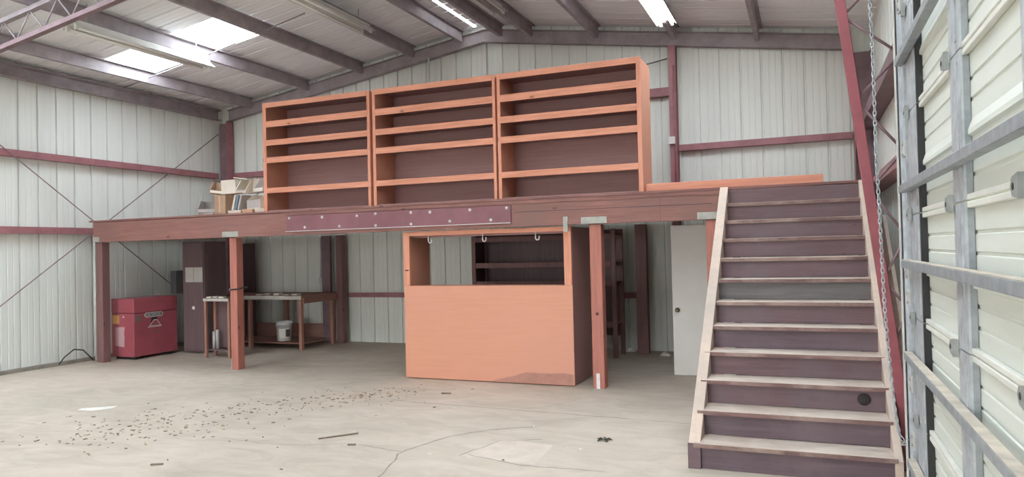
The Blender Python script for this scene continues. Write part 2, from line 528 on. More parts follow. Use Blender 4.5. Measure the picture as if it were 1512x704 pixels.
def roof_truss(x0, x1, lab):
    t = thing('roof_truss', ((x0 + x1) / 2, YT, zr((x0 + x1) / 2) - .42), lab, 'roof truss', 'roof trusses')
    n = 22
    MB().bar((x0, YT, zr(x0) - .27), (x1, YT, zr(x1) - .27), .08, .06).build('top_chord', M['purlin'], t)
    MB().bar((x0, YT, zr(x0) - .62), (x1, YT, zr(x1) - .62), .08, .06).build('bottom_chord', M['dark_red'], t)
    for i in range(n):
        a = x0 + (x1 - x0) * i / n; b = x0 + (x1 - x0) * (i + 1) / n
        lo, hi = (.6, .28) if i % 2 == 0 else (.28, .6)
        MB().tube([(a, YT, zr(a) - lo), (b, YT, zr(b) - hi)], .011, 8).build('lacing_rod', M['purlin'], t)
roof_truss(XL + .55, XRIDGE - .02, 'open web steel roof truss at the upper left corner of the view')

# corner and gable columns
t = thing('corner_column', (.845, 11.98, 0), 'dark red steel corner column behind the head of the stairs', 'steel column')
MB().box(.715, .727, 11.86, 12.06, 0, zr(.72) - .36).build('flange', M['red_steel'], t)
MB().box(.727, .963, 11.95, 11.965, 0, zr(.96) - .36).build('web', M['dark_red'], t)
MB().box(.963, .975, 11.86, 12.06, 0, zr(.97) - .36).build('flange', M['dark_red'], t)
t = thing('corner_column', (XL + .2, 11.98, 0), 'dark red steel corner column between the left wall and the shelves', 'steel column')
MB().box(XL + .32, XL + .332, 11.86, 12.06, 0, zr(XL + .3) - .36).build('flange', M['red_steel'], t)
MB().box(XL + .06, XL + .32, 11.95, 11.965, 0, zr(XL + .1) - .36).build('web', M['dark_red'], t)
t = thing('gable_column', (-1.95, 11.98, 0), 'slim red steel column on the back wall right of the shelves', 'steel column')
MB().box(-2.01, -1.895, 11.86, 11.872, 0, zr(-2.0) - .36).build('flange', M['red_steel'], t)
MB().box(-1.958, -1.946, 11.872, 12.05, 0, zr(-2.0) - .36).build('web', M['red_steel'], t)
MB().box(-2.01, -1.895, 12.05, 12.06, 0, zr(-2.0) - .36).build('flange', M['red_steel'], t)
MB().tube([(-1.925, 11.845, ZD), (-1.925, 11.845, 4.7)], .014, 10).build('conduit', M['red_steel'], t)
MB().box(-2.03, -1.92, 11.80, 11.858, 3.41, 3.53).build('junction_box', M['white_paint'], t, .004)
t = thing('gable_column', (-8.87, 11.98, 0), 'dark steel column at the right end of the workbench under the loft', 'steel column')
MB().box(-8.96, -8.76, 11.86, 11.872, 0, ZD - .3).build('flange', M['dark_red'], t)
MB().box(-8.866, -8.854, 11.872, 12.05, 0, ZD - .3).build('web', M['dark_red'], t)
MB().tube([(-9.0, 11.9, 1.25), (-9.0, 11.9, 2.1)], .012, 8).build('conduit', M['galv'], t)
MB().box(-9.04, -8.97, 11.87, 11.93, 1.18, 1.30).build('outlet_box', M['galv'], t)
tag(MB().box(-8.60, -8.46, 11.83, 11.97, 0, ZD - .3).build('wood_post', M['post_dark'], bevel=.004), 'reddish wood post on the back wall beside the steel column under the loft', 'post')
tag(MB().box(-2.60, -2.42, 11.70, 11.84, 0, ZD - .3).build('wood_post', M['post_dark'], bevel=.004), 'dark wood post at the back wall, seen left of the white door', 'post')

# wall girts
def girt(x0, x1, y0, y1, z, lab, grp, mat='red_steel', h=.11):
    # C section with the open side to the wall
    long_x = (x1 - x0) > (y1 - y0)
    t = .008
    mb = MB()
    if long_x:
        mb.prism([(y0, z), (y1, z), (y1, z + t), (y0 + t, z + t), (y0 + t, z + h - t), (y1, z + h - t), (y1, z + h), (y0, z + h)], 'x', x0, x1)
    else:
        a, b = (x1, x0) if x0 < -5 else (x0, x1)      # a = room side
        s_ = -1 if x0 < -5 else 1
        mb.prism([(a, z), (b, z), (b, z + t), (a + s_ * t, z + t), (a + s_ * t, z + h - t), (b, z + h - t), (b, z + h), (a, z + h)], 'y', y0, y1)
    return tag(mb.build('wall_girt', M[mat]), lab, 'wall girt', grp)
girt(XL + .004, XL + .12, YF + .05, 11.84, 3.42, 'upper red girt running along the left wall', 'left wall girts')
girt(XL + .004, XL + .12, YF + .05, 11.84, 2.20, 'lower red girt on the left wall meeting the loft beam end', 'left wall girts')
girt(-1.88, .70, 11.97, YB - .004, 3.31, 'red girt on the back wall between the slim column and the stair head', 'back wall girts', h=.10)
girt(-8.0, -2.03, 11.97, YB - .004, 4.24, 'short red girt between the shelf side and the slim column', 'back wall girts', h=.14)
girt(-11.3, -8.0, 11.97, YB - .004, 3.42, 'red girt behind the pile of bins on the back wall', 'back wall girts')
girt(-8.44, -2.62, 12.0, YB - .004, .89, 'low red girt on the back wall left of the plywood booth', 'back wall girts', h=.085)
girt(XR - .2, XR - .004, DY1 + .1, 11.80, 3.40, 'upper red girt on the right wall behind the hanging chain', 'right wall girts', 'dark_red', .15)
girt(XR - .2, XR - .004, DY1 + .1, 11.80, 2.42, 'lower red girt on the right wall level with the loft', 'right wall girts', 'red_steel', .11)

# brace rods on the left wall
bx = XL + .17
tag(MB().tube([(bx, 5.82, .012), (bx, 11.8, 4.36)], .009, 8).build('brace_rod', M['dark_red']), 'thin steel brace rod on the left wall rising towards the back corner', 'brace rod', 'left wall brace rods')
bx = XL + .13
tag(MB().tube([(bx, YT + .1, 4.25), (bx, 11.8, .32)], .009, 8).build('brace_rod', M['dark_red']), 'thin steel brace rod on the left wall falling towards the back corner', 'brace rod', 'left wall brace rods')
# sag rods under the roof
tag(MB().tube([(-11.4, 9.40, zr(-11.4) - .14), (-9.3, 9.3, zr(-9.3) - .14), (-7.1, 9.1, zr(-7.1) - .14)], .010, 8).build('sag_rod', M['purlin']), 'thin sag rod crossing the bright skylight between the purlins', 'rod')
# white conduit drop at the left of the ridge
tag(MB().tube([(-6.42, 11.82, ZD + .001), (-6.42, 11.82, 5.36)], .02, 10).build('conduit_pipe', M['white_paint']), 'pale vertical conduit rising behind the shelves left of the ridge', 'pipe')
tag(MB().tube([(-2.9, 11.93, 4.76), (-2.34, 11.93, 4.79), (-2.03, 11.93, 4.84)], .012, 8).build('wall_cable', M['grey_box']), 'thin cable on the back wall above the shelf corner', 'cable')
# vertical downpipe by the left end of the loft beam
tag(MB().tube([(XL + .25, 8.82, .01), (XL + .25, 8.82, 2.1)], .018, 10).build('conduit_pipe', M['white_paint']), 'pale thin pipe up the left wall beside the loft corner post', 'pipe')
tag(MB().tube([(XL + .25, 8.77, .02), (XL + .22, 8.6, .22), (XL + .2, 8.45, .25), (XL + .17, 8.3, .14), (XL + .17, 8.2, .03)], .011, 8).build('cable_loop', M['cable']), 'dark cable loop on the floor by the foot of the corner post', 'cable')

# ------------------------------------------------------------------ fluorescent fixtures
def fixture(x, y0, y1, z, lab, on=False, w=.30):
    t = thing('fluorescent_fixture', (x, (y0 + y1) / 2, z), lab, 'ceiling light', 'fluorescent ceiling fixtures')
    MB().prism([(x - w / 2, z + .0), (x - .06, z + .07), (x + .06, z + .07), (x + w / 2, z + .0), (x + w / 2, z + .012), (x + .065, z + .085), (x - .065, z + .085), (x - w / 2, z + .012)], 'y', y0, y1).build('reflector', M['white_paint'], t)
    MB().box(x - .055, x + .055, y0, y1, z + .085, z + .13).build('housing', M['white_paint'], t, .004)
    for s_ in (-1, 1):
        MB().tube([(x + s_ * .085, y0 + .05, z + .005), (x + s_ * .085, y1 - .05, z + .005)], .019, 10).build('lamp_tube', M['tube_on' if on else 'tube_off'], t)
        for yy in (y0 + .01, y1 - .05):
            MB().box(x + s_ * .085 - .02, x + s_ * .085 + .02, yy, yy + .04, z - .02, z + .06).build('lamp_holder', M['white_paint'], t)
    for yy in (y0 + .25, y1 - .25):
        MB().tube([(x, yy, z + .13), (x, yy, zr(x) - .02)], .006, 6).build('hanger_rod', M['galv_dark'], t)
fixture(-9.16, 6.75, 9.19, 4.90, 'long white fluorescent fixture hanging just below the skylight')
fixture(-6.58, 7.60, 10.04, 5.38, 'white fluorescent fixture hanging between the skylight and the ridge')
fixture(-4.40, 8.02, 10.46, 5.50, 'white fluorescent fixture end showing right of the ridge at the top')
fixture(-1.86, 8.55, 10.99, 5.10, 'glowing fluorescent fixture above the right end of the shelves', True)

# ------------------------------------------------------------------ mezzanine
mz = thing('mezzanine_deck', (-5.5, 10.4, ZD), 'raised wood loft floor carrying the tall orange shelves', 'loft')
MB().box(XL + .35, .575, 8.645, 11.85, ZD - .028, ZD).build('deck_board', M['beam_lip'], mz)
for i in range(18):
    x = XL + .55 + i * .66
    if x > .5: break
    MB().box(x, x + .04, 8.76, 11.80, ZD - .25, ZD - .03).build('joist', M['post_dark'], mz)

bmT = thing('loft_beam', (-5.3, 8.70, 2.05), 'long stained wood beam across the front of the loft', 'beam')
MB().box(-11.25, -1.6, 8.655, 8.745, 2.05, 2.385).build('beam_timber', M['beam'], bmT, .004)
MB().box(-1.6, .57, 8.655, 8.745, 2.05, 2.385).build('beam_timber', M['beam'], bmT, .004)
MB().box(-7.2, .1, 8.640, 8.655, 2.345, 2.388).build('edge_strip', M['beam_lip'], bmT)
MB().box(-3.5, -1.0, 8.6535, 8.655, 2.236, 2.241).build('seam', M['hole'], bmT)
pl = MB().box(-7.15, -3.535, 8.635, 8.6548, 2.10, 2.335).build('splice_plate', M['plate_red'], bmT, .002)
MB().box(-7.15, -3.535, 8.615, 8.635, 2.10, 2.108).build('plate_lip', M['bolt'], pl)
for bxx, bz in [(-7.09, 2.301), (-6.5, 2.292), (-5.9, 2.289), (-5.59, 2.305), (-5.02, 2.3), (-4.72, 2.291), (-4.12, 2.294), (-3.59, 2.296),
                (-6.81, 2.156), (-6.2, 2.15), (-5.59, 2.14), (-5.02, 2.139), (-4.42, 2.157), (-3.82, 2.15)]:
    MB().lathe([(0, -.022), (.008, -.022), (.010, -.016), (.010, -.006), (.021, -.006), (.021, 0), (0, 0)], (bxx, 8.635, bz), 'y', 12).build('bolt', M['bolt'], pl)

def loft_post(x0, x1, lab, capped=True, mat='post', capx=.09):
    t = thing('wood_post', ((x0 + x1) / 2, 8.78, 0), lab, 'post', 'loft posts')
    MB().box(x0, x1, 8.70, 8.845, 0, 2.045).build('timber', M[mat], t, .006)
    if capped:
        MB().box(x0 - capx, x1 + capx, 8.648, 8.6545, 2.055, 2.14).build('cap_bracket', M['cap'], t, .002)
    return t
t = loft_post(-11.25, -11.10, 'dark corner post under the left end of the loft beam beside the red chest', True, 'post_dark', 0)
t = loft_post(-8.31, -8.17, 'orange-brown post standing free between the red chest and workbench')
MB().box(-8.33, -8.31, 8.70, 8.73, 1.22, 1.25).build('clamp', M['bolt'], t)
MB().tube([(-8.34, 8.72, 1.235), (-8.30, 8.69, 1.235), (-8.14, 8.69, 1.25), (-8.12, 8.86, 1.27)], .012, 8).build('cord_tie', M['hole'], t)
MB().box(-8.312, -8.295, 8.696, 8.845, 0, .16).build('base_bracket', M['cap'], t)
t = loft_post(-2.506, -2.355, 'reddish post right of the orange plywood booth')
MB().box(-2.46, -2.415, 8.692, 8.70, 0, .19).build('base_bracket', M['bolt'], t)
MB().lathe([(0, -.004), (.02, -.004), (.02, .002)], (-2.43, 8.698, .93), 'y', 10).build('knot', M['knot'], t)
t = loft_post(-1.085, -.935, 'post mostly hidden behind the pale stair stringer', True)

# ------------------------------------------------------------------ tall shelves on the loft
def shelf_unit(x0, x1, lab, sl=.055, sr=.055):
    y0, y1 = 8.70, 9.25
    t = thing('shelf_unit', ((x0 + x1) / 2, 8.97, ZD), lab, 'shelf unit', 'tall shelves on the loft')
    top = 4.075
    MB().box(x0, x0 + .02, y0 + .02, y1, ZD + .002, top - .01).build('side_panel', M['plywood'], t)
    MB().box(x1 - .02, x1, y0 + .02, y1, ZD + .002, top - .01).build('side_panel', M['plywood'], t)
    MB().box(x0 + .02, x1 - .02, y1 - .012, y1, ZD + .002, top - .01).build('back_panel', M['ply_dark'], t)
    MB().box(x0, x0 + sl, y0, y0 + .02, ZD + .002, top).build('stile', M['orange_z'], t, .002)
    MB().box(x1 - sr, x1, y0, y0 + .02, ZD + .002, top).build('stile', M['orange_z'], t, .002)
    for z0, z1, nm in ((3.998, top, 'top_board'), (3.70, 3.793, 'shelf_board'), (3.42, 3.505, 'shelf_board'), (3.155, 3.24, 'shelf_board'), (2.697, 2.777, 'shelf_board')):
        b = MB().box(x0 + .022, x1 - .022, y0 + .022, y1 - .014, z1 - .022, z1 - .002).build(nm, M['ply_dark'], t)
        MB().box(x0 + sl, x1 - sr, y0 - .002, y0 + .02, z0, z1).build('face_rail', M['orange_x'], b, .002)
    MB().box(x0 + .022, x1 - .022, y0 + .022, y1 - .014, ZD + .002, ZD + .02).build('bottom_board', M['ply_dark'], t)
    return t
shelf_unit(-7.615, -5.70, 'left one of the three tall orange shelf units, next to the bin pile', .065, .045)
shelf_unit(-5.655, -3.75, 'middle one of the three tall orange shelf units on the loft', .05, .04)
shelf_unit(-3.722, -1.81, 'right one of the three tall orange shelf units, beside the slim red column', .045, .055)

# kick board at loft edge
tag(MB().box(-1.80, .20, 8.78, 8.82, ZD + .001, ZD + .10).build('kick_board', M['orange_x'], bevel=.003), 'long orange board lying on the loft edge from the shelves to the stair head', 'board')

# ------------------------------------------------------------------ bins piled on the loft
def bin_mesh(w, d, h, t=.012, lip=.4, back=1.0):
    """open-fronted parts bin; origin at base centre, front towards -Y"""
    mb = MB()
    mb.box(-w / 2, w / 2, -d / 2, d / 2, 0, t)
    mb.box(-w / 2, w / 2, d / 2 - t, d / 2, t, h * back)
    for s_ in (-1, 1):
        x0, x1 = (-w / 2, -w / 2 + t) if s_ < 0 else (w / 2 - t, w / 2)
        mb.prism([(-d / 2, t), (d / 2 - t, t), (d / 2 - t, h), (-d * .1, h), (-d / 2, h * lip)], 'x', x0, x1)
    return mb
def place_bin(x, y, z, w, d, h, rz, rx, ry, mat, lipmat, lab, lip=.4, cat='bin'):
    t = thing('cardboard_bin', (x, y, z), lab, cat, 'bins piled on the loft')
    R = Matrix.Translation((x, y, z)) @ Matrix.Rotation(rz, 4, 'Z') @ Matrix.Rotation(rx, 4, 'X') @ Matrix.Rotation(ry, 4, 'Y')
    bin_mesh(w, d, h, .012, lip).xf(R).build('body', M[mat], t)
    MB().box(-w / 2 + .0125, w / 2 - .0125, -d / 2, -d / 2 + .012, .0125, h * lip).xf(R).build('front_flap', M[lipmat], t)
    return t
r_ = math.radians
def flat_box(x, y, z, w, d, h, rz, mat, lab):
    t = thing('carton', (x, y, z), lab, 'box', 'flat cartons under the bins')
    R = Matrix.Translation((x, y, z)) @ Matrix.Rotation(rz, 4, 'Z')
    MB().box(-w / 2, w / 2, -d / 2, d / 2, 0, h * .72).xf(R).build('body', M[mat], t, .003)
    MB().box(-w / 2 - .004, w / 2 + .004, -d / 2 - .004, d / 2 + .004, h * .725, h).xf(R).build('lid', M[mat], t, .003)
    return t
# bottom layer
flat_box(-9.36, 9.42, ZD, .30, .34, .075, r_(6), 'card_grey', 'grey flat carton under the leftmost open bin of the pile')
flat_box(-9.00, 9.38, ZD, .28, .30, .07, r_(-4), 'card_tan', 'tan flat carton in the bottom layer below the brown carton')
flat_box(-8.68, 9.36, ZD, .26, .30, .09, r_(2), 'card_white', 'white flat carton in the bottom layer below the leaning folders')
flat_box(-8.40, 9.36, ZD, .22, .30, .10, r_(-3), 'card_orange', 'peach flat carton in the bottom layer next to the white one')
flat_box(-8.10, 9.36, ZD, .30, .30, .10, r_(3), 'card_white', 'cream flat carton in the bottom layer beside the shelf side')
# middle layer
place_bin(-9.37, 9.42, ZD + .076, .34, .36, .21, r_(24), 0, 0, 'card_dim', 'card_grey', 'grey open bin at the left end of the pile', .3)
t = thing('carton', (-9.02, 9.38, ZD + .071), 'tall brown carton standing under the cream bin in the pile', 'box')
MB().box(-9.13, -8.89, 9.24, 9.52, ZD + .0715, ZD + .36).build('body', M['card_tan'], t, .004)
MB().box(-9.03, -8.99, 9.235, 9.24, ZD + .075, ZD + .355).build('tape_strip', M['card_orange'], t)
for k, (mat, lab) in enumerate((('card_white', 'white folder leaning at the left of the folder row in the pile'),
                                ('blue_folder', 'blue folder leaning between the white and pale folders in the pile'),
                                ('card_grey', 'pale folder leaning at the right of the folder row in the pile'))):
    R = Matrix.Translation((-8.75 + .062 * k, 9.34, ZD + .102)) @ Matrix.Rotation(r_(16), 4, 'Y')
    tag(MB().box(0, .038, -.12, .12, .002, .25).xf(R).build('folder', M[mat], bevel=.003), lab, 'folder', 'folders in the bin pile')
place_bin(-8.26, 9.38, ZD + .101, .36, .30, .24, r_(-14), 0, 0, 'card_white', 'card_grey', 'cream bin standing in the middle layer beside the shelf side', .6)
# top layer
place_bin(-9.17, 9.38, ZD + .385, .23, .22, .21, r_(24), r_(-3), r_(8), 'card_tan', 'card_white', 'tan open bin tilted at the upper left of the pile', .25)
place_bin(-8.86, 9.37, ZD + .375, .25, .24, .235, r_(15), 0, r_(-3), 'card_white', 'card_white', 'cream closed-front bin in the top layer of the pile', .97)
t = place_bin(-8.55, 9.38, ZD + .375, .24, .30, .22, r_(-5), 0, r_(3), 'card_white', 'card_grey', 'open bin with a flap lid in the middle of the top layer', .2)
MB().box(-.14, .14, -.2, .17, .225, .24).xf(Matrix.Translation((-8.55, 9.38, ZD + .375)) @ Matrix.Rotation(r_(8), 4, 'Y')).build('lid', M['card_white'], t)
t = place_bin(-8.17, 9.38, ZD + .372, .30, .26, .22, r_(-20), 0, 0, 'card_grey', 'card_white', 'grey bin with a white side flap at the upper right of the pile', .3)
MB().prism([(-.15, .0), (.02, .01), (.06, .22), (-.12, .24)], 'x', -.158, -.152).xf(Matrix.Translation((-8.17, 9.38, ZD + .372)) @ Matrix.Rotation(r_(-20), 4, 'Z')).build('side_flap', M['card_white'], t)

# ------------------------------------------------------------------ plywood booth
bo = thing('plywood_booth', (-4.0, 9.2, 0), 'orange plywood service booth with a wide counter opening under the loft', 'booth')
MB().box(-5.22, -2.76, 8.75, 8.768, .012, 1.285).build('front_panel', M['plywood'], bo, .002)
MB().prism([(-3.92, .02), (-3.60, .10), (-3.42, .155), (-3.1, .15), (-2.9, .165), (-2.775, .15), (-2.775, .02)], 'y', 8.7492, 8.7497).build('dark_patch', M['ply_patch'], bo)  # darker patch along the lower right of the front panel
MB().box(-5.22, -5.125, 8.748, 8.79, 1.286, 2.035).build('corner_post', M['orange_z'], bo, .003)
MB().box(-2.865, -2.765, 8.748, 8.79, 1.286, 2.035).build('corner_post', M['orange_z'], bo, .003)
MB().box(-5.125, -2.865, 8.747, 8.79, 1.975, 2.037).build('head_rail', M['orange_x'], bo, .003)
MB().box(-5.20, -2.80, 8.769, 9.0, 1.262, 1.284).build('counter_ledge', M['plywood'], bo)
MB().box(-5.21, -5.19, 8.792, 9.45, .012, 2.03).build('side_panel', M['plywood'], bo)
MB().box(-2.785, -2.765, 8.792, 9.60, .012, 2.03).build('side_panel', M['ply_dark'], bo)
MB().box(-2.83, -2.77, 8.647, 8.6545, 1.966, 2.155).build('corner_strap', M['cap'], bo)
MB().box(-5.19, -2.79, 8.88, 8.92, 1.95, 2.03).build('inner_rail', M['ply_dark'], bo)
MB().lathe([(0, -.003), (.022, -.002), (.022, 0)], (-5.17, 8.748, 1.50), 'y', 10).xf(Matrix.Translation((-5.17, 0, 1.5)) @ Matrix.Diagonal((1.6, 1, .45, 1)) @ Matrix.Translation((5.17, 0, -1.5))).build('knot', M['knot'], bo)
for k, (hx, lab) in enumerate(((-4.85, 'left metal hook hanging in the booth opening'), (-4.02, 'middle metal hook hanging in the booth opening'), (-3.26, 'right metal hook hanging in the booth opening'))):
    pts = [(hx - .012, 8.83, 1.974), (hx - .014, 8.83, 1.92)]
    for a in range(7):
        an = math.pi + math.pi * a / 6
        pts.append((hx + .012 + .026 * math.cos(an), 8.83, 1.90 + .026 * math.sin(an)))
    pts.append((hx + .038, 8.83, 1.93))
    tag(MB().tube(pts, .008, 8).build('metal_hook', M['bolt']), lab, 'hook', 'hooks in the booth opening')

# dark shelving at the back wall behind the booth
bs = thing('storage_shelf', (-4.0, 11.3, 0), 'dark wood storage shelving against the back wall behind the booth', 'shelf unit')
for x in (-5.30, -2.86):
    MB().box(x, x + .07, 11.13, 11.17, 0, 2.05).build('upright', M['post_dark'], bs, .003)
    MB().box(x, x + .07, 11.62, 11.66, 0, 2.05).build('upright', M['post_dark'], bs, .003)
for z in (.52, 1.18, 1.49, 1.93):
    b = MB().box(-5.28, -2.82, 11.172, 11.618, z, z + .02).build('shelf_board', M['ply_dark'], bs)
    MB().box(-5.225, -2.865, 11.135, 11.168, z - .04, z + .045).build('face_rail', M['post_dark'], b)
MB().box(-5.28, -2.82, 11.664, 11.676, .3, 2.05).build('back_panel', M['ply_dark_z'], bs)
MB().box(-5.29, -5.282, 11.172, 11.618, .02, 2.05).build('side_panel', M['ply_dark_z'], bs)

# ------------------------------------------------------------------ white door under the loft
dr = thing('door_2', (-1.31, 9.89, 0), 'white slab door with a round knob under the loft behind the stairs', 'door', None, 'structure')
MB().box(-1.70, -.90, 9.87, 9.905, .006, 2.03).build('door_slab', M['door_white'], dr, .003)
kn = MB().lathe([(0, -.065), (.018, -.063), (.027, -.05), (.024, -.036), (.012, -.028), (.011, -.008), (.033, -.007), (.033, 0)], (-1.635, 9.87, .885), 'y', 16).build('door_knob', M['brass'], dr)
struct(MB().box(-.895, -.80, 9.84, 9.94, 0, 2.16).build('trim_1', M['post_dark'], keep=True))

# ------------------------------------------------------------------ staircase
st = thing('staircase', (-.13, 7.2, 0), 'wide wood staircase with dusty treads and maroon risers up to the loft', 'stairs')
RISE, RUN, Y0 = 2.42 / 12, .268, 5.80
def stringer(x0, x1, mat):
    sl = RISE / RUN
    yb0 = Y0 - .01
    poly = [(yb0, 0), (yb0 + .30, 0), (8.64, 2.42 - .50), (8.64, 2.42), (yb0 + .05, .215), (yb0, .18)]
    return MB().prism(poly, 'x', x0, x1).build('stringer', M[mat], st, .003)
stringer(-.905, -.815, 'stringer')
stringer(.545, .60, 'stringer')
MB().box(-.908, -.812, Y0 - .016, Y0 - .0105, 0, .20).build('foot_plate', M['riser'], st)
for i in range(12):
    y = Y0 + RUN * i; z0 = RISE * i; z1 = RISE * (i + 1) - .036
    if i == 11: y = 8.625
    rb = MB().box(-.814, .544, y + .012, y + .027, z0 + (.004 if i else .0), z1).build('riser', M['riser_grey' if i == 6 else 'riser_dusk' if i in (0, 1, 4) else 'riser'], st)
    if i == 2:
        MB().lathe([(0, -.0015), (.05, -.0015), (.05, 0)], (.393, y + .012, .5), 'y', 18).build('round_hole', M['hole'], rb)
    if i < 11:
        xl = -.865
        tr = MB().box(xl, .566, y - .016, min(y + RUN + .01, 8.64), z1 + .001, z1 + .036).build('tread', M['tread'], st, .005)
        MB().box(xl, .566, y - .021, y - .0165, z1 + .002, z1 + .033).build('nosing', M['nosing'], tr)

# plank leaning by the right wall
tag(MB().bar((.80, 8.95, 1.90), (.80, 6.69, .153), .035, .36, (0, 0, 1)).build('wood_plank', M['plank'], bevel=.003), 'pale wide plank leaning along the right wall behind the red chord', 'plank')

# ------------------------------------------------------------------ overhead door on the right
od = thing('door_1', (.7, 3.0, 0), 'white sectional overhead door with galvanized struts along the right wall', 'door', None, 'structure')
SEC = .637
DX = .650                                   # inner face of sheet
yd0, yd1 = 1.12, 5.14
STILES = [(1.30, .22), (2.46, .22), (3.59, .23), (4.94, .38)]
for k in range(6):
    z0 = SEC * k + .004; z1 = SEC * (k + 1) - .004
    prof = [(0, z0)]
    hgt = (z1 - z0)
    for fr, big in ((.17, 0), (.31, 0), (.47, 1), (.66, 0), (.80, 0)):
        zb = z0 + hgt * fr
        if big:
            prof += [(0, zb - .032), (-.015, zb - .024), (-.015, zb - .004), (0, zb + .04)]
        else:
            prof += [(0, zb - .010), (.007, zb - .006), (.007, zb + .006), (0, zb + .010)]
    prof.append((0, z1))
    front = [(DX + d, z) for d, z in prof]
    poly = front + [(DX + .035, z1), (DX + .035, z0)]
    p = MB().prism(poly, 'y', yd0, yd1).build('door_section', M['door_sheet'], od)
    for zz0, zz1 in ((z0, z0 + .025), (z1 - .025, z1)):
        MB().box(DX - .026, DX - .001, yd0, yd1, zz0, zz1).build('section_rail', M['door_rail'], p, .003)
    for ys, w in STILES:
        MB().box(DX - .036, DX - .0265, ys - w / 2, ys + w / 2, z0 + .0, z1 - .0).build('stile', M['galv'], p)
        MB().box(DX - .0265, DX - .002, ys - w / 2, ys - w / 2 + .004, z0 + .026, z1 - .026).build('stile_flange', M['galv_strut'], p)
        if ys > 4.5: MB().box(DX - .036, DX - .0005, ys - w / 2 - .03, ys - w / 2 - .0005, z0, z1).build('flange_shade', M['black'], p)  # black strip stands in for the shadowed flange side at the end stile
        MB().box(DX - .0265, DX - .018, ys + w / 2 - .004, ys + w / 2, z0 + .026, z1 - .026).build('stile_flange', M['galv_strut'], p)
        MB().box(DX - .041, DX - .0365, ys - w / 2 + .05, ys - w / 2 + .08, z0 + .04, z1 - .04).build('stile_bead', M['galv'], p)
for k in range(1, 6):
    z = SEC * k
    for ys, w in STILES:
        yy = ys + w / 2 + .03 if ys < 4.5 else 5.08
        h = MB().prism([(yy - .05, z - .04), (yy + .02, z - .03), (yy + .04, z + .0), (yy + .02, z + .03), (yy - .05, z + .04)], 'x', DX - .062, DX - .042).build('hinge', M['galv_dark'], od)
        MB().lathe([(0, -.001), (.012, -.001), (.012, .003)], (DX - .0625, yy + .005, z), 'x', 10).build('hinge_hole', M['hole'], h)
for zt in (.36, 1.042, 1.63, 2.105, 2.92, 3.55):
    sp = MB().box(DX - .090, DX - .0415, yd0, 5.22, zt - .048, zt).build('strut', M['galv_strut'], od, .003)
    if zt < 1.7:
        MB().box(DX - .089, DX - .043, yd0, 5.21, zt + .0005, zt + .003).build('dust_film', M['dust'], sp)
tk = thing('door_track', (.66, 5.3, 0), 'galvanized vertical door track at the far edge of the overhead door', 'door track')
MB().box(.595, .601, 5.52, 5.60, 0, 4.1).build('angle_flange', M['white_paint'], tk)
MB().box(.601, .90, 5.594, 5.60, 0, 4.1).build('jamb_angle', M['galv'], tk)
MB().box(.620, .626, 5.19, 5.46, 0, 4.1).build('track_face', M['galv'], tk)
MB().box(.604, .6195, 5.44, 5.46, 0, 4.1).build('track_lip', M['galv'], tk)
MB().box(.604, .6195, 5.19, 5.196, 0, 4.1).build('track_lip', M['galv'], tk)
MB().box(.626, .66, 5.19, 5.196, 0, 4.1).build('track_web', M['galv_strut'], tk)
for z in (.45, .82, 1.38, 1.55, 2.35, 2.95, 3.3):
    MB().box(.606, .6195, 5.27, 5.38, z - .05, z + .05).build('track_bracket', M['galv_dusty'], tk, .003)
    MB().lathe([(0, -.006), (.010, -.006), (.010, 0)], (.606, 5.33, z + .03), 'x', 8).build('bolt', M['galv_dark'], tk)
    MB().lathe([(0, -.006), (.010, -.006), (.010, 0)], (.606, 5.33, z - .03), 'x', 8).build('bolt', M['galv_dark'], tk)
struct(MB().box(.705, .73, 5.0, 5.59, 0, DZ + .3).build('trim_2', M['dark_red'], keep=True))
struct(MB().box(.73, XR + .05, 5.42, 5.59, 0, DZ).build('trim_3', M['dark_red'], keep=True))
struct(MB().box(.705, XR + .05, .5, 1.16, 0, DZ + .3).build('trim_4', M['dark_red'], keep=True))
struct(MB().box(.705, XR + .05, 1.16, 5.0, SEC * 6 + .002, DZ + .3).build('trim_5', M['dark_red'], keep=True))
tag(MB().box(.955, .975, 8.75, 9.05, 3.30, 3.50).build('switch_plate', M['grey_box'], bevel=.003), 'small grey box on the right wall behind the door track', 'electrical box')

